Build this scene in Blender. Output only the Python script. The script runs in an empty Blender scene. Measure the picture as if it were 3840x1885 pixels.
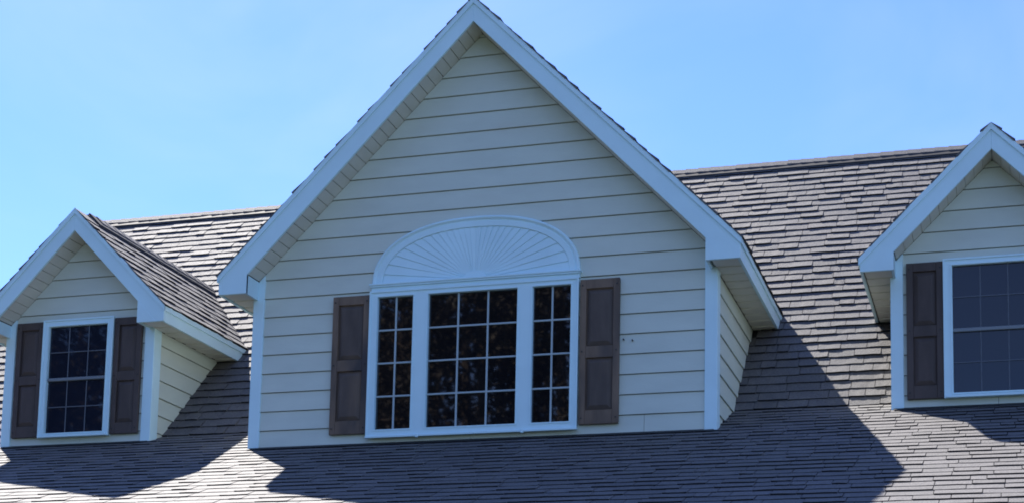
import bpy, bmesh, math, random
from mathutils import Vector, Matrix, Euler
random.seed(7)
S = bpy.context.scene
COL = S.collection

# ------------------------------------------------------------------ camera
cam_d = bpy.data.cameras.new('camera')
cam = bpy.data.objects.new('camera', cam_d)
COL.objects.link(cam)
cam.location = (6.2421, -12.2251, -2.6559)
cam.rotation_euler = Euler((1.6967, -0.0189, 0.2854), 'XYZ')
cam_d.sensor_fit = 'HORIZONTAL'
cam_d.sensor_width = 36.0
cam_d.lens = 6026.4941 / 3840 * 36.0
cam_d.shift_x = -0.0197 * 6026.4941 / 3840
cam_d.shift_y = 0.1950 * 6026.4941 / 3840
cam_d.clip_start = 0.1
cam_d.clip_end = 2000
S.camera = cam

# ------------------------------------------------------------------ world + sun
SUN = Vector((-0.6085, 0.691, 1.0)).normalized()          # towards the sun
elev = math.asin(SUN.z)
azim = math.atan2(SUN.x, SUN.y)
w = bpy.data.worlds.new('World')
S.world = w
w.use_nodes = True
nt = w.node_tree
nt.nodes.clear()
sky = nt.nodes.new('ShaderNodeTexSky')
sky.sky_type = 'NISHITA'
sky.sun_disc = False
sky.sun_elevation = elev
sky.sun_rotation = azim
sky.altitude = 100
sky.air_density = 1.0
sky.dust_density = 0.08
sky.ozone_density = 2.6
bg = nt.nodes.new('ShaderNodeBackground')
bg.inputs['Strength'].default_value = 0.091
wo = nt.nodes.new('ShaderNodeOutputWorld')
tint = nt.nodes.new('ShaderNodeMix')
tint.data_type = 'RGBA'
tint.blend_type = 'MULTIPLY'
tint.inputs[0].default_value = 1.0
tint.inputs[7].default_value = (0.73, 0.90, 1.36, 1)
nt.links.new(sky.outputs[0], tint.inputs[6])
tc = nt.nodes.new('ShaderNodeTexCoord')
mpw = nt.nodes.new('ShaderNodeMapping')
mpw.inputs['Scale'].default_value = (2.2, 1.4, 3.0)
mpw.inputs['Rotation'].default_value = (0.3, 0.5, 0.4)
nzw = nt.nodes.new('ShaderNodeTexNoise')
nzw.inputs['Scale'].default_value = 1.6
nzw.inputs['Detail'].default_value = 5
nzw.inputs['Distortion'].default_value = 0.6
mrw = nt.nodes.new('ShaderNodeMapRange')
mrw.inputs['From Min'].default_value = 0.42
mrw.inputs['From Max'].default_value = 0.75
mrw.inputs['To Max'].default_value = 0.20
cir = nt.nodes.new('ShaderNodeMix')
cir.data_type = 'RGBA'
cir.inputs[7].default_value = (6.5, 6.8, 7.2, 1)          # thin high cloud
nt.links.new(tc.outputs['Generated'], mpw.inputs[0])
nt.links.new(mpw.outputs[0], nzw.inputs['Vector'])
nt.links.new(nzw.outputs['Fac'], mrw.inputs['Value'])
nt.links.new(mrw.outputs[0], cir.inputs[0])
nt.links.new(tint.outputs[2], cir.inputs[6])
nt.links.new(cir.outputs[2], bg.inputs[0])
nt.links.new(bg.outputs[0], wo.inputs[0])
sun_d = bpy.data.lights.new('sun', 'SUN')
sun_d.energy = 5.0
sun_d.angle = math.radians(0.5)
sun_d.color = (1.0, 0.95, 0.88)
sun = bpy.data.objects.new('sun', sun_d)
COL.objects.link(sun)
sun.rotation_euler = SUN.to_track_quat('Z', 'Y').to_euler()
sun.location = (-10, 12, 20)
S.cycles.filter_width = 1.8
S.view_settings.view_transform = 'Standard'
S.view_settings.look = 'None'
S.view_settings.exposure = 1.05
S.view_settings.gamma = 1.0
S.view_settings.use_curve_mapping = False

# ------------------------------------------------------------------ materials
def mat(name, color, rough=0.6, spec=0.5, var=0.0, vscale=8.0, bump=0.0, bscale=40.0, stretch=(1, 1, 1),
        stain=None, stain_scale=1.5, stain_lo=0.5, stain_hi=0.75, tone=0.0, fine=0.0, fscale=120.0):
    m = bpy.data.materials.new(name)
    m.use_nodes = True
    n, l = m.node_tree.nodes, m.node_tree.links
    b = n['Principled BSDF']
    b.inputs['Roughness'].default_value = rough
    b.inputs['Specular IOR Level'].default_value = spec
    geo = n.new('ShaderNodeNewGeometry')
    mp = n.new('ShaderNodeMapping')
    mp.inputs['Scale'].default_value = stretch
    l.new(geo.outputs['Position'], mp.inputs[0])
    rgb = n.new('ShaderNodeRGB')
    rgb.outputs[0].default_value = (*color, 1)
    cur = rgb.outputs[0]
    def noise(scale, detail=4):
        t = n.new('ShaderNodeTexNoise')
        t.inputs['Scale'].default_value = scale
        t.inputs['Detail'].default_value = detail
        l.new(mp.outputs[0], t.inputs['Vector'])
        return t.outputs['Fac']
    def scale_by(cur, fac_out, lo, hi, a, bb):
        r = n.new('ShaderNodeMapRange')
        r.inputs['From Min'].default_value = lo
        r.inputs['From Max'].default_value = hi
        r.inputs['To Min'].default_value = a
        r.inputs['To Max'].default_value = bb
        l.new(fac_out, r.inputs['Value'])
        v = n.new('ShaderNodeVectorMath')
        v.operation = 'SCALE'
        l.new(cur, v.inputs[0])
        l.new(r.outputs[0], v.inputs['Scale'])
        return v.outputs[0]
    if var:
        cur = scale_by(cur, noise(vscale), 0.3, 0.7, 1 - var, 1 + var)
    if fine:
        cur = scale_by(cur, noise(fscale, 2), 0.3, 0.7, 1 - fine, 1 + fine)
    if tone:
        at = n.new('ShaderNodeAttribute')
        at.attribute_name = 'tone'
        cur = scale_by(cur, at.outputs['Fac'], 0, 1, 1 - tone, 1 + tone)
    if stain:
        r = n.new('ShaderNodeMapRange')
        r.inputs['From Min'].default_value = stain_lo
        r.inputs['From Max'].default_value = stain_hi
        l.new(noise(stain_scale, 6), r.inputs['Value'])
        mx = n.new('ShaderNodeMix')
        mx.data_type = 'RGBA'
        l.new(r.outputs[0], mx.inputs[0])
        l.new(cur, mx.inputs[6])
        mx.inputs[7].default_value = (*stain, 1)
        cur = mx.outputs[2]
    l.new(cur, b.inputs['Base Color'])
    if bump:
        bp = n.new('ShaderNodeBump')
        bp.inputs['Strength'].default_value = bump
        bp.inputs['Distance'].default_value = 0.01
        l.new(noise(bscale), bp.inputs['Height'])
        l.new(bp.outputs[0], b.inputs['Normal'])
    return m

M = {}
M['white'] = mat('white_aluminium_trim', (0.68, 0.89, 0.94), 0.42, 0.5, var=0.04, vscale=3, bump=0.12, bscale=5)
M['vinyl'] = mat('white_vinyl_frame', (0.69, 0.90, 0.95), 0.35, 0.5, var=0.02, vscale=6)
M['siding'] = mat('cream_siding_paint', (0.65, 0.69, 0.60), 0.55, 0.4, var=0.05, vscale=2.2, stretch=(1, 1, 3),
                  bump=0.12, bscale=30, stain=(0.59, 0.59, 0.50), stain_scale=1.1, stain_lo=0.58, stain_hi=0.85)
M['soffit'] = mat('cream_soffit_vinyl', (0.70, 0.67, 0.58), 0.5, 0.4, var=0.05, vscale=6)
M['shadow_back'] = mat('shadow_line_backing', (0.07, 0.05, 0.04), 0.9, 0.2)  # wall backing, coloured dark to paint the shadow line under each board
M['groove_deep'] = mat('soffit_groove_deep', (0.16, 0.15, 0.13), 0.8, 0.2)
M['groove'] = mat('soffit_groove', (0.54, 0.52, 0.45), 0.8, 0.2)
M['shingle'] = mat('asphalt_shingle_granules', (0.092, 0.082, 0.080), 0.78, 1.0, var=0.10, vscale=2.5, bump=0.5, bscale=110,
                   tone=0.14, fine=0.42, fscale=70, stain=(0.092, 0.084, 0.066), stain_scale=0.9, stain_lo=0.58, stain_hi=0.9)
M['asphalt'] = mat('asphalt_cut_edge', (0.013, 0.012, 0.012), 0.8, 0.3)
M['felt'] = mat('roof_underlay', (0.03, 0.028, 0.028), 0.9, 0.2)
M['vent'] = mat('ridge_vent_plastic', (0.03, 0.03, 0.032), 0.7, 0.3)
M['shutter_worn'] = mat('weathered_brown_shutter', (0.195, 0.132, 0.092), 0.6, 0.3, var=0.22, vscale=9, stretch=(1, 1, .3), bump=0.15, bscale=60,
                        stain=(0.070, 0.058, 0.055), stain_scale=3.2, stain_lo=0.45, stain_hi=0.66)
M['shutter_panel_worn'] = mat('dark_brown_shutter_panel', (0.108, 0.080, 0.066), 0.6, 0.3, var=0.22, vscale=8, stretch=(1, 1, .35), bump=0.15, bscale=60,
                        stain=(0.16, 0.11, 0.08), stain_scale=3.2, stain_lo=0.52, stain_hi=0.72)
M['shutter'] = mat('brown_shutter', (0.090, 0.066, 0.058), 0.6, 0.3, var=0.18, vscale=7, stretch=(1, 1, .35), bump=0.15, bscale=60)
M['screw'] = mat('dark_screw', (0.02, 0.018, 0.018), 0.5, 0.5)
M['grille'] = mat('dimmed_window_grille', (0.115, 0.128, 0.155), 0.5, 0.4)  # grey stands in for bars dimmed behind glass and insect screen
M['rail'] = mat('dim_meeting_rail', (0.20, 0.22, 0.24), 0.4, 0.5)
M['grille_white'] = mat('white_window_grille', (0.42, 0.49, 0.51), 0.4, 0.5)
M['lawn'] = mat('lawn_grass', (0.05, 0.062, 0.034), 0.9, 0.2, var=0.25, vscale=0.4)
M['bark'] = mat('bark', (0.10, 0.075, 0.055), 0.9, 0.2, var=0.3, vscale=3)
M['leaf'] = mat('leaf_foliage', (0.080, 0.064, 0.044), 0.6, 0.4, var=0.4, vscale=0.8)

def glass(name, base, spec):
    m = bpy.data.materials.new(name)
    m.use_nodes = True
    n, l = m.node_tree.nodes, m.node_tree.links
    b = n['Principled BSDF']
    b.inputs['Base Color'].default_value = (*base, 1)
    b.inputs['Roughness'].default_value = 0.02
    b.inputs['Specular IOR Level'].default_value = spec
    t = n.new('ShaderNodeTexNoise')
    t.inputs['Scale'].default_value = 3.0
    g = n.new('ShaderNodeNewGeometry')
    l.new(g.outputs['Position'], t.inputs['Vector'])
    bp = n.new('ShaderNodeBump')
    bp.inputs['Strength'].default_value = 0.02
    bp.inputs['Distance'].default_value = 0.01
    l.new(t.outputs['Fac'], bp.inputs['Height'])
    l.new(bp.outputs[0], b.inputs['Normal'])
    return m
M['glass'] = glass('window_glass', (0.008, 0.008, 0.010), 1.0)
M['glass_screen'] = glass('screened_window_glass', (0.013, 0.016, 0.028), 0.5)

# ------------------------------------------------------------------ helpers
def link(name, me, m=None, parent=None, label=None, kind=None):
    o = bpy.data.objects.new(name, me)
    COL.objects.link(o)
    if parent is not None:
        o.parent = parent
    if m is not None and me is not None and not me.materials:
        me.materials.append(M[m])
    if label:
        o['label'] = label
    if kind:
        o['kind'] = kind
    return o

def mesh(name, verts, faces, smooth=False):
    me = bpy.data.meshes.new(name)
    me.from_pydata([tuple(v) for v in verts], [], faces)
    bm = bmesh.new()
    bm.from_mesh(me)
    bmesh.ops.recalc_face_normals(bm, faces=bm.faces)
    bm.to_mesh(me)
    bm.free()
    if smooth:
        for p in me.polygons:
            p.use_smooth = True
    me.update()
    return me

class MB:
    """collects convex pieces into one mesh"""
    def __init__(self):
        self.v, self.f = [], []
    def add(self, v, f):
        k = len(self.v)
        self.v += [tuple(p) for p in v]
        self.f += [tuple(i + k for i in q) for q in f]
        return self
    def box(self, x0, x1, y0, y1, z0, z1):
        return self.add([(x0, y0, z0), (x1, y0, z0), (x1, y1, z0), (x0, y1, z0), (x0, y0, z1), (x1, y0, z1), (x1, y1, z1), (x0, y1, z1)],
                        [(0, 3, 2, 1), (4, 5, 6, 7), (0, 1, 5, 4), (1, 2, 6, 5), (2, 3, 7, 6), (3, 0, 4, 7)])
    def prism_y(self, poly, y0, y1, y0f=None):
        """polygon in x,z (counter-clockwise) between two y planes; y0f(x,z) may vary the front"""
        n = len(poly)
        fr = [(x, y0f(x, z) if y0f else y0, z) for x, z in poly]
        bk = [(x, y1, z) for x, z in poly]
        return self.add(fr + bk, [tuple(range(n)), tuple(range(2 * n - 1, n - 1, -1))] + [(i, (i + 1) % n + 0, (i + 1) % n + n, i + n)[::-1] for i in range(n)])
    def prism_x(self, poly, x0, x1f):
        n = len(poly)
        a = [(x0, y, z) for y, z in poly]
        b = [(x1f(y, z), y, z) for y, z in poly]
        return self.add(a + b, [tuple(range(n)), tuple(range(2 * n - 1, n - 1, -1))] + [(i, (i + 1) % n, (i + 1) % n + n, i + n) for i in range(n)])
    def build(self, name, m, parent=None, label=None, kind=None, bevel=0.0, smooth=False):
        me = mesh(name, self.v, self.f, smooth)
        if bevel:
            bm = bmesh.new()
            bm.from_mesh(me)
            ed = [e for e in bm.edges if len(e.link_faces) == 2 and e.calc_face_angle(0) > 0.6]
            bmesh.ops.bevel(bm, geom=ed, offset=bevel, segments=1, affect='EDGES', profile=0.5)
            bm.to_mesh(me)
            bm.free()
        return link(name, me, m, parent, label, kind)

# ------------------------------------------------------------------ measures
M2, M1, YB = 0.4017, 0.9641, 0.8222        # lower and upper pitch of the main roof, break line
def RZ(y):
    return M2 * y if y < YB else M2 * YB + M1 * (y - YB)
def RY(z):
    return z / M2 if z < M2 * YB else YB + (z - M2 * YB) / M1
ZR = 3.862
YR = RY(ZR)
X0, X1 = -4.85, 10.5
YE = -3.3                                    # front eave of the main roof
GZ = -4.3                                    # the ground
SLT = 0.996                                  # slope of the dormer roof tops
SL = 1.0238                                  # slope of the dormer gables
O_ = 0.2569                                  # rake overhang
EXPO = 0.1653                                # siding exposure
ZE = 1.297                                   # dormer eave soffit
HV = 0.208                                   # rake board, measured vertically
SH = 0.1362                                  # shingle exposure

# ------------------------------------------------------------------ ground
gm = MB()
gm.add([(-600, -600, GZ), (600, -600, GZ), (600, 600, GZ), (-600, 600, GZ)], [(0, 1, 2, 3)])
gm.build('ground', 'lawn', kind='structure')

# ------------------------------------------------------------------ the house
house = bpy.data.objects.new('house', None)
COL.objects.link(house)
house.empty_display_size = 0.5
house.location = (0, 0, 0)
house['label'] = 'cream clapboard house with a grey shingle roof, three white trimmed gable dormers and brown shutters'
house['category'] = 'house'

# walls under the eaves
mb = MB()
mb.box(X0 + 0.4, X1 - 0.4, YE + 0.45, 2 * YR - YE - 0.45, GZ - 0.05, RZ(YE) - 0.02)
mb.prism_x([(YE + 0.45, RZ(YE) - 0.02), (2 * YR - YE - 0.45, RZ(YE) - 0.02), (2 * YR - YB, RZ(YB) - 0.1), (YR, ZR - 0.15), (YB, RZ(YB) - 0.1)], X0 + 0.4, lambda y, z: X0 + 0.6)
mb.prism_x([(YE + 0.45, RZ(YE) - 0.02), (2 * YR - YE - 0.45, RZ(YE) - 0.02), (2 * YR - YB, RZ(YB) - 0.1), (YR, ZR - 0.15), (YB, RZ(YB) - 0.1)], X1 - 0.6, lambda y, z: X1 - 0.4)
mb.build('house_wall', 'siding', house)

# main roof deck
def roof_deck():
    prof = [(YE, RZ(YE)), (YB, RZ(YB)), (YR, ZR), (2 * YR - YB, RZ(YB)), (2 * YR - YE, RZ(YE))]
    v, f = [], []
    for x in (X0, X1):
        v += [(x, y, z - 0.004) for y, z in prof]
        v += [(x, y, z - 0.11) for y, z in prof]
    for i in range(4):
        f.append((i, i + 1, i + 11, i + 10))
        f.append((i + 5, i + 15, i + 16, i + 6))
        for b in (0, 10):
            f.append((b + i, b + i + 5, b + i + 6, b + i + 1))
    f.append((0, 10, 15, 5))
    f.append((4, 9, 19, 14))
    me = mesh('main_roof', v, f)
    return link('main_roof', me, 'felt', house, 'large grey shingled main roof that flattens out below the dormers')
main_roof = roof_deck()
mb = MB()
mb.box(X0, X1, YE - 0.03, YE - 0.002, RZ(YE) - 0.16, RZ(YE) - 0.002)
mb.build('eave_fascia', 'white', house)
for xr in (X0 - 0.012, X1 - 0.012):                       # rake boards of the main roof
    mb = MB()
    for (ya, za_), (yc, zc_) in (((YE, RZ(YE)), (YB, RZ(YB))), ((YB, RZ(YB)), (YR, ZR))):
        mb.prism_x([(ya, za_ - 0.16), (yc, zc_ - 0.16), (yc, zc_ - 0.002), (ya, za_ - 0.002)], xr, lambda y, z: xr + 0.024)
    mb.build('rake_board', 'white', house)

# ------------------------------------------------------------------ dormers
DORMERS = [
    # name,      wall x0, x1,    apex,   wall y,  base z, eave x0, x1,     zapex,  first siding line
    dict(k='mid', a=0.0, b=4.0, c=2.0, y=0.0, ex0=-0.24, ex1=4.24, za=3.489, l0=0.155),
    dict(k='west', a=-2.885, b=-1.348, c=-2.085, y=0.610, ex0=-3.105, ex1=-1.109, za=2.216, l0=0.351),
    dict(k='east', a=5.340, b=6.905, c=6.119, y=0.571, ex0=5.100, ex1=7.140, za=2.219, l0=0.340),
]
NICE = dict(mid='big middle dormer', west='small dormer at the left end', east='small dormer cut by the frame at the right')

def clip_strip(za, zb, xl, xr, extra):
    """points of a strip between za and zb whose sides are xl(z), xr(z); extra = z breaks"""
    zs = [za] + sorted(z for z in extra if za + 1e-4 < z < zb - 1e-4) + [zb]
    left = [(xl(z), z) for z in zs]
    right = [(xr(z), z) for z in zs]
    return right + left[::-1]

roofs = []
def dormer(d):
    a, b, c, yw, e0, e1, za = d['a'], d['b'], d['c'], d['y'], d['ex0'], d['ex1'], d['za']
    yf = yw - O_                            # front plane of the rake boards
    zb = RZ(yw)                             # foot of the front wall
    big = d['k'] == 'mid'
    gl = lambda x: za - SL * abs(x - c)     # underside of the gable
    # --- front wall backing
    mb = MB()
    poly = [(a + 0.01, zb - 0.1), (b - 0.01, zb - 0.1), (b - 0.01, gl(b)), (c, za), (a + 0.01, gl(a))]
    mb.prism_y(poly, yw, yw + 0.12)
    wall = mb.build('gable_wall', 'shadow_back', house)
    cw = 0.078                              # corner board width
    xl = lambda z: max(a + cw - 0.004, c - (za - z) / SL)
    xr = lambda z: min(b - cw + 0.004, c + (za - z) / SL)
    brk = [za - SL * (c - a - cw), za - SL * (b - cw - c)]
    z0, k = zb - 0.03, 0
    z1 = d['l0']
    while z0 < za - 0.015:
        zt = min(z1, za - 0.004)
        pts = clip_strip(z0, zt - 0.0055, xl, xr, brk)  # slot at the top bares the dark backing as a shadow line
        pts = [p for i, p in enumerate(pts) if i == 0 or (Vector(p) - Vector(pts[i - 1])).length > 1e-4]
        cuts = []
        if k == 0:
            cuts = [1.985, 3.435] if big else [c + 0.02]
        elif random.random() < 0.12 and big and k < 8:
            cuts = []
        def board(pts, z0=z0, zt=zt, h=z1 - z0):
            m_ = MB()
            m_.prism_y(pts, 0, yw + 0.004, y0f=lambda x, z: yw - 0.006 - 0.013 * (1 - min(1, (z - z0) / EXPO)))
            m_.build('siding_board', 'siding', wall)
        if cuts:
            xs = [xl(z0)] + cuts + [xr(z0)]
            for i in range(len(xs) - 1):
                g0, g1 = (0.0015 if i else 0), (0.0015 if i < len(xs) - 2 else 0)
                board([(xs[i + 1] - g1, z0), (xs[i + 1] - g1, zt - 0.0055), (xs[i] + g0, zt - 0.0055), (xs[i] + g0, z0)])
        else:
            board(pts)
        z0, z1, k = zt - 0.0, z1 + EXPO, k + 1
    mb = MB()
    zf = RZ(yw - 0.05)
    mb.add([(a, yw - 0.09, RZ(yw - 0.09) + 0.014), (b, yw - 0.09, RZ(yw - 0.09) + 0.014), (b, yw - 0.002, zb + 0.012), (a, yw - 0.002, zb + 0.012),
            (a, yw - 0.09, RZ(yw - 0.09) + 0.017), (b, yw - 0.09, RZ(yw - 0.09) + 0.017), (b, yw - 0.002, zb + 0.016), (a, yw - 0.002, zb + 0.016)],
           [(0, 3, 2, 1), (4, 5, 6, 7), (0, 1, 5, 4), (1, 2, 6, 5), (2, 3, 7, 6), (3, 0, 4, 7)])
    mb.build('apron_flashing', 'vent', house)
    # --- corner boards (front leg and side leg, one folded piece)
    for sd in (-1, 1):
        xo = a - 0.002 if sd < 0 else b + 0.002
        mb = MB()
        if sd < 0:
            mb.prism_y([(xo - 0.02, zb - 0.02), (a + cw, zb - 0.004), (a + cw, gl(a + cw) - 0.004), (xo - 0.02, gl(xo - 0.02) - 0.004)], yw - 0.030, yw - 0.001)
        else:
            mb.prism_y([(b - cw, zb - 0.004), (xo + 0.02, zb - 0.02), (xo + 0.02, gl(xo + 0.02) - 0.004), (b - cw, gl(b - cw) - 0.004)], yw - 0.030, yw - 0.001)
        xs = (xo - 0.0199, xo + 0.002) if sd < 0 else (xo - 0.002, xo + 0.0199)
        yend = yw + 0.10
        mb.add([(xs[0], yw - 0.002, zb - 0.03), (xs[1], yw - 0.002, zb - 0.03), (xs[1], yend, RZ(yend) - 0.03), (xs[0], yend, RZ(yend) - 0.03),
                (xs[0], yw - 0.002, ZE + 0.05), (xs[1], yw - 0.002, ZE + 0.05), (xs[1], yend, ZE + 0.05), (xs[0], yend, ZE + 0.05)],
               [(0, 3, 2, 1), (4, 5, 6, 7), (0, 1, 5, 4), (1, 2, 6, 5), (2, 3, 7, 6), (3, 0, 4, 7)])
        mb.build('corner_board', 'white', house, bevel=0.003)
    # --- cheek walls
    for sd in (-1, 1):
        x = a if sd < 0 else b
        mb = MB()
        ye = RY(ZE + 0.06)
        mb.prism_x([(yw + 0.02, zb - 0.1), (YB, RZ(YB) - 0.15), (ye + 0.3, RZ(ye)), (ye + 0.3, ZE + 0.06), (yw + 0.02, ZE + 0.06)], x + 0.06 * -sd, lambda y, z: x + 0.0)
        cheek = mb.build('cheek_wall', 'shadow_back', house)
        z0, z1 = zb - 0.02, d['l0']
        while z0 < ZE - 0.002:
            zt = min(z1, ZE + 0.01)
            ys = yw + 0.09
            lim = lambda z: max(ys + 0.01, RY(max(z, zb)) + 0.05)
            if RY(zt) > ys + 0.03:
                zs = [z0, zt] if not z0 < RZ(YB) < zt else [z0, RZ(YB), zt]
                pts = [(ys, z0)] + [(lim(z), z if z < zt else z - 0.0055) for z in zs] + [(ys, zt - 0.0055)]
                m_ = MB()
                zz0 = z0
                m_.prism_x(pts, x - 0.003 * sd, lambda y, z: x + sd * (0.005 + 0.012 * (1 - min(1, (z - zz0) / EXPO))))
                m_.build('siding_board', 'siding', cheek)
            z0, z1 = zt, z1 + EXPO
    # --- roof deck of the dormer (chevron, runs back under the main roof)
    yb_ = RY(za + HV) + 0.05
    zt_ = lambda x: za + HV - SLT * abs(x - c)
    v = []
    for y in (yf + 0.026, yb_):
        v += [(e0 + 0.02, y, zt_(e0 + 0.02) - 0.004), (c, y, za + HV - 0.004), (e1 - 0.02, y, zt_(e1 - 0.02) - 0.004),
              (e1 - 0.02, y, zt_(e1 - 0.02) - 0.09), (c, y, za + HV - 0.12), (e0 + 0.02, y, zt_(e0 + 0.02) - 0.09)]
    f = [(0, 1, 4, 5), (1, 2, 3, 4), (6, 11, 10, 7), (7, 10, 9, 8)] + [(i, i + 6, (i + 1) % 6 + 6, (i + 1) % 6) for i in range(6)]
    droof = link('dormer_roof', mesh('dormer_roof', v, f), 'felt', house, 'shingled gable roof of the ' + NICE[d['k']])
    roofs.append((d, droof))
    # --- rake boards, drip edges, returns, fascia, soffits
    for sd in (-1, 1):
        ex = e0 if sd < 0 else e1
        P = lambda t, z: (c + sd * t, z)     # t = distance from the apex
        T = abs(ex - c)
        ti = (za - ZE) / SL                  # where the lower edge reaches the eave level
        ti = min(ti, T - 0.005)
        cut = 0.0003
        poly = [P(cut, za), P(ti, max(ZE, za - SL * ti)), P(T, ZE), P(T, zt_(ex)), P(cut, za + HV)]
        if sd < 0:
            poly = poly[::-1]
        mb = MB()
        mb.prism_y(poly, yf, yf + 0.024)
        rb = mb.build('rake_board', 'white', house, bevel=0.002)
        mb = MB()
        poly = [P(cut, za + HV - 0.052), P(T + 0.012, zt_(ex) - 0.052 - 0.012 * SL), P(T + 0.012, zt_(ex) + 0.004 - 0.012 * SL), P(cut, za + HV + 0.004)]
        if sd < 0:
            poly = poly[::-1]
        mb.prism_y(poly, yf - 0.013, yf - 0.0005)
        mb.build('drip_edge', 'white', rb)
        # return
        xi = a + 0.022 if sd < 0 else b - 0.033
        tx = abs(xi - c)
        if ti - tx > 0.02:
            mb = MB()
            poly = [P(tx, ZE), P(ti + 0.004, ZE), P(tx, za - SL * tx + 0.004)]
            if sd < 0:
                poly = poly[::-1]
            mb.prism_y(poly, yf - 0.0035, yf + 0.022)
            x_in = sorted((xi, xi + sd * 0.02))
            mb.box(x_in[0], x_in[1], yf + 0.0005, yw - 0.031, ZE + 0.001, gl(xi) - 0.004)
            mb.build('eave_return', 'white', house)
        # side fascia
        yend = RY(ZE) + 0.02
        ytop = RY(zt_(ex)) + 0.02
        mb = MB()
        xa_, xb_ = (ex, ex + 0.022) if sd < 0 else (ex - 0.022, ex)
        mb.add([(xa_, yf + 0.0245, ZE - 0.003), (xb_, yf + 0.0245, ZE - 0.003), (xb_, yend, ZE - 0.003), (xa_, yend, ZE - 0.003),
                (xa_, yf + 0.0245, zt_(ex) - 0.002), (xb_, yf + 0.0245, zt_(ex) - 0.002), (xb_, ytop, zt_(ex) - 0.002), (xa_, ytop, zt_(ex) - 0.002)],
               [(0, 3, 2, 1), (4, 5, 6, 7), (0, 1, 5, 4), (1, 2, 6, 5), (2, 3, 7, 6), (3, 0, 4, 7)])
        ef = mb.build('eave_fascia', 'white', house)
        mb = MB()
        xd = sorted((ex + sd * 0.0006, ex + sd * 0.012))
        mb.box(xd[0], xd[1], yf - 0.0098, ytop + 0.02, zt_(ex) - 0.060, zt_(ex) - 0.008)
        mb.build('drip_edge', 'white', ef)
        # eave soffit: backing and panels
        xw = a if sd < 0 else b
        xs = sorted((xw, ex - sd * 0.0225))
        mb = MB()
        mb.box(xs[0], xs[1], yf + 0.025, yend + 0.1, ZE + 0.016, ZE + 0.03)
        es = mb.build('eave_soffit', 'groove_deep', house)
        y = yf + 0.026
        k = 0
        while y < yend + 0.02:
            wd = 0.135 if k % 2 == 0 else 0.055
            m_ = MB()
            lift = 0.0 if k % 2 == 0 else 0.006
            zt2 = ZE + 0.0155
            v = [(xs[0] + 0.012, y + 0.008, ZE + 0.003 + lift), (xs[1] - 0.002, y + 0.008, ZE + 0.003 + lift), (xs[1] - 0.002, y + wd - 0.008, ZE + 0.003 + lift), (xs[0] + 0.012, y + wd - 0.008, ZE + 0.003 + lift),
                 (xs[0] + 0.012, y + 0.001, zt2), (xs[1] - 0.002, y + 0.001, zt2), (xs[1] - 0.002, y + wd - 0.001, zt2), (xs[0] + 0.012, y + wd - 0.001, zt2)]
            m_.add(v, [(0, 3, 2, 1), (4, 5, 6, 7), (0, 1, 5, 4), (1, 2, 6, 5), (2, 3, 7, 6), (3, 0, 4, 7)])
            m_.build('soffit_panel', 'soffit', es)
            y += wd + 0.003
            k += 1
        # rake soffit: backing and panels along the slope
        nv = Vector((sd * SL, 0, 1)).normalized()
        tv = Vector((sd, 0, -SL)).normalized()
        base = Vector((c, 0, za))
        tmax = (abs(xi - c)) * math.hypot(1, SL) if ti - tx > 0.02 else T * math.hypot(1, SL)
        mb = MB()
        def qbox(m_, t0, t1, y0, y1, h0, h1, in_=0.0):
            vs = []
            for h, q in ((h0, in_), (h1, 0.0)):
                for t, y in ((t0 + q, y0), (t1 - q, y0), (t1 - q, y1), (t0 + q, y1)):
                    p = base + tv * t + nv * h
                    vs.append((p.x, y, p.z))
            m_.add(vs, [(0, 3, 2, 1), (4, 5, 6, 7), (0, 1, 5, 4), (1, 2, 6, 5), (2, 3, 7, 6), (3, 0, 4, 7)])
        qbox(mb, -0.004, tmax, yf + 0.0245, yw - 0.002, 0.016, 0.026)
        rs = mb.build('rake_soffit', 'groove', house)
        t = -0.003
        while t < tmax - 0.02:
            t1 = min(t + 0.098, tmax)
            m_ = MB()
            qbox(m_, t, t1 - 0.0012, yf + 0.0247, yw - 0.004, 0.003, 0.0155, 0.0025)
            m_.build('soffit_panel', 'soffit', rs)
            t += 0.098
        # trim channel where soffit meets wall (right sides show a dark joint)
    return wall
walls = {d['k']: dormer(d) for d in DORMERS}

# ------------------------------------------------------------------ windows
def frame_ring(mb, x0, x1, z0, z1, t, y0, y1):
    """mitred rectangular ring, t = width"""
    o = [(x0, z0), (x1, z0), (x1, z1), (x0, z1)]
    i = [(x0 + t, z0 + t), (x1 - t, z0 + t), (x1 - t, z1 - t), (x0 + t, z1 - t)]
    for k in range(4):
        j = (k + 1) % 4
        mb.prism_y([o[k], o[j], i[j], i[k]], y0, y1)

def panes(win, x0, x1, z0, z1, nx, nz, yg, gm, mm, mw, my):
    dx, dz = (x1 - x0) / nx, (z1 - z0) / nz
    for i in range(nx):
        for j in range(nz):
            m_ = MB()
            m_.box(x0 + i * dx + 0.0005, x0 + (i + 1) * dx - 0.0005, yg, yg + 0.006, z0 + j * dz + 0.0005, z0 + (j + 1) * dz - 0.0005)
            o = m_.build('pane', gm, win)
    for i in range(1, nx):
        x = x0 + i * dx
        m_ = MB()
        m_.box(x - mw, x + mw, yg - my, yg - 0.0005, z0 + 0.001, z1 - 0.001)
        m_.build('muntin', mm, win, bevel=0.002)
    for j in range(1, nz):
        z = z0 + j * dz
        m_ = MB()
        m_.box(x0 + 0.001, x1 - 0.001, yg - my - 0.001, yg - 0.0008, z - mw, z + mw)
        m_.build('muntin', mm, win, bevel=0.002)

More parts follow.
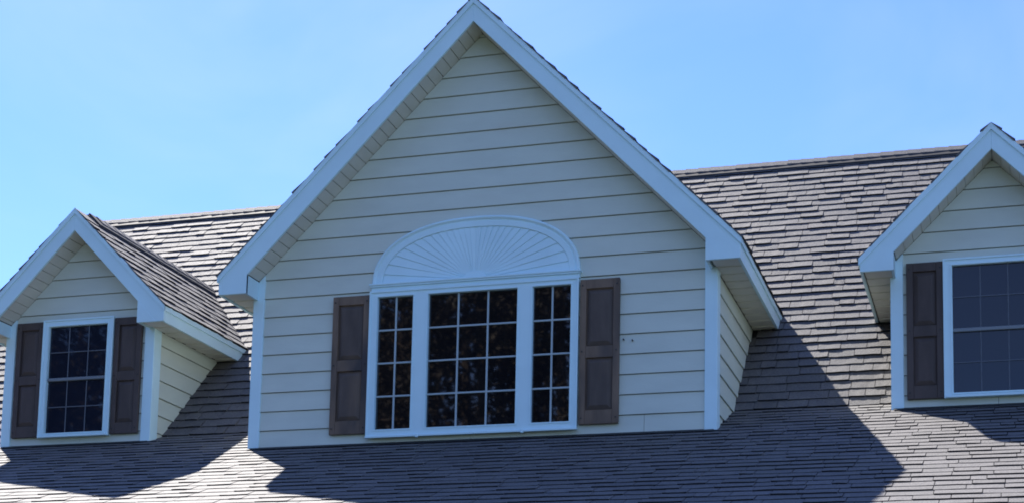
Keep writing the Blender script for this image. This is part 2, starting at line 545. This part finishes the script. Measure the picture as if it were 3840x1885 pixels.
def triple_window():
    y = 0.0
    mb = MB()
    fx0, fx1, fz0, fz1 = 1.080, 2.888, 0.051, 1.294
    ops = [(1.140, 1.470), (1.592, 2.380), (2.499, 2.834)]
    z0, z1 = 0.106, 1.249
    xs = [fx0] + [v for o in ops for v in o] + [fx1]
    # casing: rails and posts butted
    mb.box(fx0, fx1, -0.060, 0.0, fz0, z0)
    mb.box(fx0, fx1, -0.060, 0.0, z1, fz1)
    for i in range(0, 8, 2):
        mb.box(xs[i], xs[i + 1], -0.060, 0.0, z0 + 0.0001, z1 - 0.0001)
    win = mb.build('window', 'vinyl', house, 'wide three-section window with many panes below the sunburst')
    # raised outer bead and sashes
    mb = MB()
    frame_ring(mb, fx0 - 0.006, fx1 + 0.006, fz0 - 0.006, fz1 + 0.002, 0.014, -0.070, -0.0605)
    mb.build('frame_bead', 'vinyl', win)
    for (p, q), nx in zip(ops, (2, 3, 2)):
        mb = MB()
        frame_ring(mb, p - 0.006, q + 0.006, z0 - 0.006, z1 + 0.006, 0.011, -0.066, -0.0605)
        frame_ring(mb, p + 0.0003, q - 0.0003, z0 + 0.0003, z1 - 0.0003, 0.006, -0.052, -0.008)
        mb.build('sash', 'vinyl', win)
        panes(win, p + 0.006, q - 0.006, z0 + 0.006, z1 - 0.006, nx, 4, -0.028, 'glass', 'grille_white', 0.0075, 0.012)
    # sill lip and two weep covers
    mb = MB()
    mb.box(fx0 - 0.008, fx1 + 0.008, -0.078, -0.0605, fz0 - 0.012, fz0 + 0.006)
    mb.build('sill', 'vinyl', win, bevel=0.002)
    for x in (1.531, 2.44):
        mb = MB()
        mb.box(x - 0.012, x + 0.012, -0.084, -0.0605, fz0 - 0.022, fz0 + 0.01)
        mb.build('weep_cover', 'vinyl', win, bevel=0.003)
triple_window()

def sash_window(fx0, fx1, fz0, fz1, ox0, ox1, oz0, oz1, zm, yw, label):
    mb = MB()
    mb.box(fx0, ox0, yw - 0.058, yw, fz0, fz1)
    mb.box(ox1, fx1, yw - 0.058, yw, fz0, fz1)
    mb.box(ox0 + 0.0001, ox1 - 0.0001, yw - 0.058, yw, fz0, oz0)
    mb.box(ox0 + 0.0001, ox1 - 0.0001, yw - 0.058, yw, oz1, fz1)
    win = mb.build('window', 'vinyl', house, label)
    mb = MB()
    frame_ring(mb, fx0 - 0.005, fx1 + 0.005, fz0 - 0.005, fz1 + 0.005, 0.014, yw - 0.067, yw - 0.0585)
    frame_ring(mb, ox0 - 0.014, ox1 + 0.014, oz0 - 0.012, oz1 + 0.012, 0.010, yw - 0.065, yw - 0.0585)
    mb.build('frame_bead', 'vinyl', win)
    mb = MB()
    mb.box(fx0 + 0.01, fx1 - 0.01, yw - 0.080, yw - 0.0675, fz0 - 0.004, fz0 + 0.016)
    mb.build('sill', 'vinyl', win, bevel=0.002)
    mb = MB()
    mb.box(ox0 + 0.001, ox1 - 0.001, yw - 0.048, yw - 0.021, zm - 0.014, zm + 0.016)
    mb.build('meeting_rail', 'rail', win, bevel=0.004)
    panes(win, ox0 + 0.002, ox1 - 0.002, zm + 0.0165, oz1 - 0.002, 3, 2, yw - 0.030, 'glass_screen', 'grille', 0.0050, 0.006)
    panes(win, ox0 + 0.002, ox1 - 0.002, oz0 + 0.002, zm - 0.0145, 3, 2, yw - 0.026, 'glass_screen', 'grille', 0.0050, 0.006)
sash_window(-2.482, -1.745, 0.315, 1.431, -2.426, -1.806, 0.355, 1.371, 0.865, 0.610, 'sash window with dimmed grille bars on the left dormer')
sash_window(5.735, 6.503, 0.296, 1.414, 5.801, 6.437, 0.333, 1.362, 0.838, 0.571, 'sash window reflecting blue on the right dormer')

# ------------------------------------------------------------------ shutters
def shutter(x0, x1, z0, z1, yw, worn, label=None):
    H, Wd = z1 - z0, x1 - x0
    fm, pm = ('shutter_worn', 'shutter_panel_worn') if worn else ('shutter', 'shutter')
    yb, yf = yw - 0.018, yw - 0.050
    st = 0.052
    mb = MB()
    zz = [z0 + 0.095 * H, z0 + 0.455 * H, z0 + 0.535 * H, z1 - 0.065 * H]
    mb.box(x0, x0 + st, yf, yb, z0, z1)
    mb.box(x1 - st, x1, yf, yb, z0, z1)
    for p, q in ((z0, zz[0]), (zz[1], zz[2]), (zz[3], z1)):
        mb.box(x0 + st, x1 - st, yf + 0.0012, yb, p, q)
    mb.box(x0 + st, x1 - st, yf + 0.020, yb + 0.001, zz[0] - 0.01, zz[3] + 0.01)
    s = mb.build('shutter', fm, house, label, bevel=0.003)
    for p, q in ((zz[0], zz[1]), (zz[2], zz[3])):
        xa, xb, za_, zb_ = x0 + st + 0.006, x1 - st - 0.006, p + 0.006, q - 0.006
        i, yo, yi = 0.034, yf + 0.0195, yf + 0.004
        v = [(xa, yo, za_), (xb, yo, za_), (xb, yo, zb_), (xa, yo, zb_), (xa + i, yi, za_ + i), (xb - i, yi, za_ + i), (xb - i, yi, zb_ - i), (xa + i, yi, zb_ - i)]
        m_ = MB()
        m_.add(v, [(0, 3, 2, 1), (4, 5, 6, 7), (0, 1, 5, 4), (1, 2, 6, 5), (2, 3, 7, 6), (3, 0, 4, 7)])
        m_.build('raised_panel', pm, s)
    for x, z in ((x0 + 0.022, z0 + 0.05), (x1 - 0.022, z0 + 0.05), (x0 + 0.022, z1 - 0.05), (x1 - 0.022, z1 - 0.05), (x0 + 0.022, (z0 + z1) / 2), (x1 - 0.022, (z0 + z1) / 2)):
        m_ = MB()
        n = 8
        r = 0.0065
        fr = [(x + r * math.cos(2 * math.pi * t / n), z + r * math.sin(2 * math.pi * t / n)) for t in range(n)]
        m_.prism_y(fr, yf - 0.004, yf + 0.001)
        m_.build('screw', 'screw', s)
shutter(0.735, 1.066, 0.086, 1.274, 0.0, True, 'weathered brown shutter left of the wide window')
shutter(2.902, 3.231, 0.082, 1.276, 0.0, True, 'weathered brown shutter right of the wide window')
shutter(-2.782, -2.490, 0.325, 1.427, 0.610, False)
shutter(-1.737, -1.451, 0.323, 1.420, 0.610, False)
shutter(5.444, 5.728, 0.298, 1.406, 0.571, False)
shutter(6.510, 6.794, 0.298, 1.406, 0.571, False)

# ------------------------------------------------------------------ arched sunburst over the wide window
def pediment():
    cx, cz = 1.987, 1.357
    def se(A, B, th, n=2.28):
        ct, st = math.cos(th), math.sin(th)
        r = (abs(ct / A) ** n + abs(st / B) ** n) ** (-1 / n)
        return cx + r * ct, cz + r * st
    N = 72
    A, B = 0.908, 0.528
    # profile across the moulding: (inset, y)
    prof = [(0.0, -0.012), (0.0, -0.036), (0.006, -0.044), (0.016, -0.047), (0.024, -0.043), (0.030, -0.034), (0.042, -0.030), (0.046, -0.035), (0.086, -0.034), (0.090, -0.031), (0.090, -0.012)]
    v, f = [], []
    for i in range(N + 1):
        th = math.pi * i / N
        for ins, y in prof:
            x, z = se(A - ins, B - ins, th)
            v.append((x, y, z))
    m = len(prof)
    for i in range(N):
        for j in range(m - 1):
            f.append((i * m + j, (i + 1) * m + j, (i + 1) * m + j + 1, i * m + j + 1))
    back = [se(A - 0.03, B - 0.03, math.pi * i / N) for i in range(N + 1)]
    mb = MB()
    mb.prism_y(back, -0.020, -0.006)
    ped = mb.build('arched_pediment', 'white', house, 'white half-oval pediment with a carved sunburst')
    link('arch_moulding', mesh('arch_moulding', v, f, False), 'white', ped)
    # rays
    n = 28
    hub = 0.055
    for i in range(n):
        t0, t1 = math.pi * i / n + 0.0025, math.pi * (i + 1) / n - 0.0025
        lead = abs(math.cos((t0 + t1) / 2))
        pts_in = [(cx + 0.085 * math.cos(t), cz + 0.055 * math.sin(t)) for t in (t0, t1)]
        pts_out = [se(A - 0.0915, B - 0.0915, t) for t in (t0, (t0 + t1) / 2, t1)]
        poly = [pts_in[0], pts_out[0], pts_out[1], pts_out[2], pts_in[1]]
        m_ = MB()
        # each ray leans: its edge away from the crown stands proud of its neighbour
        low = t0 if (t0 + t1) / 2 < math.pi / 2 else t1
        def yy(x, z):
            th = math.atan2(z - cz, x - cx)
            return -0.0225 - 0.007 * (1 - min(1.0, abs(th - low) / (t1 - t0)))
        m_.prism_y(poly, 0, -0.019, y0f=yy)
        m_.build('sun_ray', 'white', ped)
    mb = MB()
    K = 16
    mb.prism_y([(cx + 0.10 * math.cos(math.pi * t / K), cz + 0.066 * math.sin(math.pi * t / K)) for t in range(K + 1)], -0.037, -0.0195)
    mb.build('sun_hub', 'white', ped, bevel=0.004)
    mb = MB()
    mb.box(1.066, 2.908, -0.074, -0.002, 1.345, 1.361)
    mb.box(1.074, 2.900, -0.066, -0.002, 1.331, 1.3448)
    mb.box(1.080, 2.894, -0.052, -0.002, 1.2975, 1.3308)
    mb.build('ledge', 'white', ped, bevel=0.002)
pediment()

# two small fixings on the siding right of the wide window
for x, z in ((3.262, 0.768), (3.335, 0.757)):
    m_ = MB()
    m_.prism_y([(x + 0.006 * math.cos(t * math.pi / 4), z + 0.006 * math.sin(t * math.pi / 4)) for t in range(8)], -0.034, -0.012)
    m_.build('cable_clip', 'screw', house)

# ------------------------------------------------------------------ shingles
def tab_geo(wd, t, rng, L=SH + 0.032):
    """one shingle tab: u right, v up the slope, n out of the roof"""
    us = [0.0, wd * 0.3, wd * 0.68, wd]
    v, f = [], []
    dv = [rng.uniform(-0.005, 0.005) for _ in us]
    dt = [rng.uniform(-0.0014, 0.0014) for _ in us]
    for u, a_, b_ in zip(us, dv, dt):
        v.append((u, a_, -0.003))
        v.append((u, a_ + 0.0015, t + b_))
        v.append((u, L, 0.0016))
    for i in range(3):
        p, q = i * 3, (i + 1) * 3
        f.append((p, q, q + 1, p + 1))
        f.append((p + 1, q + 1, q + 2, p + 2))
    f.append((0, 1, 2))
    f.append((9, 11, 10))
    return v, f

rng = random.Random(11)
WIDTHS = [0.10, 0.135, 0.165, 0.195, 0.225, 0.255, 0.285, 0.33]
TEMPL = []
for wi, wd in enumerate(WIDTHS):
    for tone in (0.05, 0.3, 0.5, 0.7, 0.95):
        for th in (0.0075, 0.0120, 0.0125, 0.0185):
            v, f = tab_geo(wd - 0.0050, th, rng)
            TEMPL.append((wd, tone, th, v, f))
TM = [None] * len(TEMPL)
def templ_mesh(i):
    if TM[i] is None:
        wd, tone, th, v, f = TEMPL[i]
        me = mesh('shingle', v, f)
        at = me.attributes.new('tone', 'FLOAT', 'FACE')
        at.data.foreach_set('value', [tone] * len(me.polygons))
        me.materials.append(M['shingle'])
        me.materials.append(M['asphalt'])
        for q in (0, 2, 4):
            me.polygons[q].material_index = 1
        TM[i] = me
    return TM[i]

tabs = []   # (template, matrix, roof)
def lay(origin, U, V, u0, u1, rows, keep, roof, steep=True, vmax=1e9, v0=0.0, start_jit=0.3):
    N = U.cross(V).normalized()
    for r in range(rows):
        u = u0 - rng.uniform(0, start_jit)
        thick = rng.random() < 0.5
        while u < u1:
            wi = rng.choice((0, 1, 2, 2, 3, 3, 4, 4, 5, 5, 6, 6, 7))
            wd = WIDTHS[wi]
            ti = wi * 20 + min(4, max(0, int(rng.gauss(2.4, 1.25)))) * 4 + (1 if thick else 0) + (2 if steep else 0)
            vv = v0 + r * SH + rng.uniform(-0.002, 0.002)
            p = origin + U * u + V * vv
            uu = u
            sx = 1.0
            u += wd
            thick = not thick if rng.random() < 0.62 else thick
            if uu < u0 - 1e-6:                       # cut courses start flush at the edge
                sh = u0 - uu
                if wd - sh < 0.03:
                    continue
                sx = (wd - sh) / wd
                wd = wd - sh
                p = origin + U * u0 + V * vv
                u = u0 + wd
                uu = u0
            if uu + wd > u1:                         # and end flush at the far edge
                rest = u1 - uu
                if rest < 0.04:
                    continue
                sx = rest / wd
                wd = rest
            mid = p + U * (wd / 2) + V * (SH / 2)
            if not keep(mid, uu, wd, vv):
                continue
            m = Matrix(((U.x, V.x, N.x, p.x), (U.y, V.y, N.y, p.y), (U.z, V.z, N.z, p.z), (0, 0, 0, 1)))
            # a hair of twist and lift
            m = m @ Matrix.Rotation(rng.uniform(-0.003, 0.003), 4, 'Z') @ Matrix.Translation((0, 0, rng.uniform(0, 0.001)))
            sy = min(1.0, (vmax - vv) / (SH + 0.032))
            if sx != 1.0 or sy != 1.0:
                m = m @ Matrix.Diagonal((sx, sy, 1, 1))
            tabs.append((ti, m, roof))

def inside_dormer(p):
    """covered by a dormer (so that no shingle is needed)"""
    for d in DORMERS:
        if d['a'] + 0.2 < p.x < d['b'] - 0.2 and p.y > d['y'] + 0.12 and p.z < ZE - 0.1:
            return True
        if d['ex0'] + 0.2 < p.x < d['ex1'] - 0.2 and p.z > ZE - 0.1:
            zt = d['za'] + HV - SLT * abs(p.x - d['c'])
            if p.z < zt - 0.3:
                return True
    return False
def keep_main(p, u, wd, v):
    return not inside_dormer(p)
ULOW = Vector((1, 0, 0))
VLOW = Vector((0, 1, M2)).normalized()
VUP = Vector((0, 1, M1)).normalized()
len_low = (YB - YE) / VLOW.y
rows_low = int(len_low / SH)
off = len_low - rows_low * SH
lay(Vector((0, YE, RZ(YE))) + VLOW * (off - SH), ULOW, VLOW, X0 - 0.02, 8.2, rows_low + 1, keep_main, main_roof, steep=False)
len_up = (YR - YB) / VUP.y
lay(Vector((0, YB, RZ(YB))), ULOW, VUP, X0 - 0.02, 8.2, int(len_up / SH), keep_main, main_roof)
for d, droof in roofs:
    for sd in (-1, 1):
        ex = d['ex0'] if sd < 0 else d['ex1']
        ze = d['za'] + HV - SLT * abs(ex - d['c'])
        V = Vector((-sd, 0, SLT)).normalized()
        U = Vector((0, 1, 0)) if sd > 0 else Vector((0, -1, 0))
        lng = abs(ex - d['c']) * math.hypot(1, SLT)
        rows = int(lng / SH) + 1
        yfront = d['y'] - O_ - 0.018
        yback = RY(d['za'] + HV) + 0.1
        org = Vector((ex, 0, ze)) - V * 0.022
        def keep(p, u, wd, v, lng=lng):
            return p.y < RY(p.z) + 0.10 and v < lng - 0.02
        if sd > 0:
            lay(org, U, V, yfront, yback, rows, keep, droof, vmax=lng + 0.02)
        else:
            lay(org, U, V, -yback, -yfront, rows, keep, droof, vmax=lng + 0.02)

# which shingles does the camera see, and how large
bpy.context.view_layer.update()
dg = bpy.context.evaluated_depsgraph_get()
mw = cam.matrix_world.copy()
inv = mw.inverted()
eye = mw.translation
FX = 6026.4941 / 3840
def px(p):
    q = inv @ p
    return (0.5 + FX * q.x / -q.z - cam_d.shift_x) * 1024, (0.5 * 502 / 1024 - FX * q.y / -q.z + cam_d.shift_y) * 1024
score = []
for i, (ti, m, roof) in enumerate(tabs):
    wd, tone, th, v, f = TEMPL[ti]
    c4 = [m @ Vector(q) for q in ((0, 0, th), (wd, 0, th), (wd, SH, th), (0, SH, th))]
    ps = [px(q) for q in c4]
    ar = 0.5 * abs(sum(ps[k][0] * ps[(k + 1) % 4][1] - ps[(k + 1) % 4][0] * ps[k][1] for k in range(4)))
    if not all(4 < q[0] < 1020 and 4 < q[1] < 498 for q in ps):
        continue
    n = m.to_3x3() @ Vector((0, 0, 1))
    cc = m @ Vector((wd / 2, SH * 0.45, 0.03))
    dv = cc - eye
    if n.dot(dv) > 0:
        continue
    hit = S.ray_cast(dg, eye, dv.normalized(), distance=dv.length - 0.06)
    if hit[0]:
        continue
    score.append((ar, i))
score.sort(reverse=True)
single = set(i for _, i in score[:300])
for _, i in score[:300]:
    ti, m, roof = tabs[i]
    o = link('shingle', templ_mesh(ti), None, roof)
    o.matrix_world = m
V_, F_, T_, MI_ = [], [], [], []
for i, (ti, m, roof) in enumerate(tabs):
    if i in single:
        continue
    wd, tone, th, v, f = TEMPL[ti]
    k = len(V_)
    V_ += [tuple(m @ Vector(q)) for q in v]
    F_ += [tuple(a_ + k for a_ in q) for q in f]
    T_ += [tone] * len(f)
    MI_ += [1, 0, 1, 0, 1, 0, 0, 0]
me = bpy.data.meshes.new('shingle_courses')
me.from_pydata(V_, [], F_)
at = me.attributes.new('tone', 'FLOAT', 'FACE')
at.data.foreach_set('value', T_)
me.materials.append(M['shingle'])
me.materials.append(M['asphalt'])
me.polygons.foreach_set('material_index', MI_)
link('shingle_courses', me, None, house, kind='stuff')

# ridge vents and ridge caps
def ridge(origin, along, length, slope, half, rise, vent_start, parent_roof):
    """origin on the ridge line, along = unit vector, symmetric roof slope"""
    A_ = along
    B = Vector((0, 0, 1)).cross(A_).normalized()          # across
    def sec(h, hf, drop=0.0):
        return [(-hf, h - slope * hf - drop), (0, h), (hf, h - slope * hf - drop)]
    v, f = [], []
    for s_ in (vent_start, length):
        for q, z in sec(rise, half) + sec(-0.02, half)[::-1]:
            p = origin + A_ * s_ + B * q
            v.append((p.x, p.y, p.z + z))
    f = [(0, 1, 4, 5), (1, 2, 3, 4), (6, 11, 10, 7), (7, 10, 9, 8)] + [(i, i + 6, (i + 1) % 6 + 6, (i + 1) % 6) for i in range(6)]
    link('ridge_vent', mesh('ridge_vent', v, f), 'vent', house)
    s_ = max(0.0, vent_start - 0.03)
    var = []
    for _ in range(3):
        wv = half * 0.62 + rng.uniform(-0.006, 0.006)
        L = SH + 0.05
        h0, h1 = 0.011, 0.004
        vs = []
        for ss, h in ((0, h0), (L, h1)):
            j = rng.uniform(-0.004, 0.004)
            for q in (-wv, -wv * 0.12, wv * 0.12, wv):
                vs.append((ss, q, h - slope * abs(q) + j * 0.3))
        for ss in (0, L):
            for q in (-wv, -wv * 0.12, wv * 0.12, wv):
                vs.append((ss, q, -0.002 - slope * abs(q)))
        fs = [(0, 1, 5, 4), (1, 2, 6, 5), (2, 3, 7, 6), (0, 8, 9, 1), (1, 9, 10, 2), (2, 10, 11, 3), (4, 5, 13, 12), (5, 6, 14, 13), (6, 7, 15, 14), (0, 4, 12, 8), (3, 11, 15, 7)]
        m_ = mesh('ridge_cap', vs, fs)
        at = m_.attributes.new('tone', 'FLOAT', 'FACE')
        at.data.foreach_set('value', [rng.uniform(0.1, 0.9)] * len(m_.polygons))
        m_.materials.append(M['shingle'])
        var.append(m_)
    while s_ < length - 0.05:
        o = link('ridge_cap', rng.choice(var), None, parent_roof)
        h = rise if s_ >= vent_start - 0.02 else 0.002
        p = origin + A_ * s_ + Vector((0, 0, h + rng.uniform(0, 0.003)))
        o.matrix_world = Matrix(((A_.x, B.x, 0, p.x), (A_.y, B.y, 0, p.y), (0, 0, 1, p.z), (0, 0, 0, 1))) @ Matrix.Rotation(rng.uniform(-0.012, 0.012), 4, 'Z')
        s_ += SH + 0.004
ridge(Vector((X0 - 0.02, YR, ZR + 0.004)), Vector((1, 0, 0)), 13.1, M1, 0.13, 0.034, 0.0, main_roof)
for d, droof in roofs:
    y0 = d['y'] - O_ - 0.03
    zr = d['za'] + HV + 0.006
    ridge(Vector((d['c'], y0, zr)), Vector((0, 1, 0)), RY(zr + 0.03) - y0 + 0.02, SLT, 0.12, 0.030, 0.26, droof)

# ------------------------------------------------------------------ wood across the lawn behind the camera (seen mirrored in the panes)
def woods():
    r = random.Random(5)
    V, F, MI = [], [], []
    def tube(p0, p1, r0, r1):
        d = (p1 - p0).normalized()
        s = d.orthogonal().normalized()
        t = d.cross(s)
        k = len(V)
        for p, rad in ((p0, r0), (p1, r1)):
            for q in range(6):
                an = q * math.pi / 3
                V.append(tuple(p + s * rad * math.cos(an) + t * rad * math.sin(an)))
        for q in range(6):
            F.append((k + q, k + (q + 1) % 6, k + 6 + (q + 1) % 6, k + 6 + q))
            MI.append(0)
    def tree(base, h, nb, nl, s0, s1, sp):
        top = base + Vector((r.uniform(-.6, .6), r.uniform(-.6, .6), h))
        tube(base, base.lerp(top, 0.55), 0.28, 0.17)
        tube(base.lerp(top, 0.55), top, 0.17, 0.04)
        for b in range(nb):
            t = r.uniform(0.12, 0.97)
            p = base.lerp(top, t)
            ln = (1.15 - t) * r.uniform(2.2, 4.4)
            an = r.uniform(0, 6.283)
            e = p + Vector((math.cos(an) * ln, math.sin(an) * ln, ln * r.uniform(0.0, 0.6)))
            tube(p, e, 0.06, 0.015)
            px_, py_, pz_ = p
            ex_, ey_, ez_ = e - p
            for c in range(nl):
                q = r.uniform(0.2, 1.05)
                x, y, z = px_ + ex_ * q + r.gauss(0, sp), py_ + ey_ * q + r.gauss(0, sp), pz_ + ez_ * q + r.gauss(0, sp)
                sz = r.uniform(s0, s1)
                ax, ay, az = r.gauss(0, 1), r.gauss(0, 1), r.gauss(0, 1)
                n_ = sz / (math.sqrt(ax * ax + ay * ay + az * az) + 1e-6)
                ax, ay, az = ax * n_, ay * n_, az * n_
                bx, by, bz = -ay * .6, ax * .6, r.uniform(-.3, .3) * sz
                k = len(V)
                V.extend([(x - ax, y - ay, z - az), (x + bx, y + by, z + bz), (x + ax, y + ay, z + az), (x - bx, y - by, z - bz)])
                F.append((k, k + 1, k + 2, k + 3))
                MI.append(1)
    x = -27.0
    while x < -1.0:
        tree(Vector((x, -31 + r.uniform(-3, 3), GZ)), r.uniform(16, 19.5), 36, 150, 0.06, 0.15, 0.40)
        x += r.uniform(1.0, 1.6)
    x = -58.0
    while x < -2.0:
        tree(Vector((x, -41 + r.uniform(-3, 3), GZ)), r.uniform(17.5, 21), 40, 60, 0.16, 0.36, 0.55)
        x += r.uniform(1.1, 1.8)
    me = bpy.data.meshes.new('woods')
    me.from_pydata(V, [], F)
    me.materials.append(M['bark'])
    me.materials.append(M['leaf'])
    me.polygons.foreach_set('material_index', MI)
    o = link('woods', me, None, None, 'line of tall trees across the lawn, mirrored in the window panes', 'stuff')
    o['category'] = 'woods'
woods()
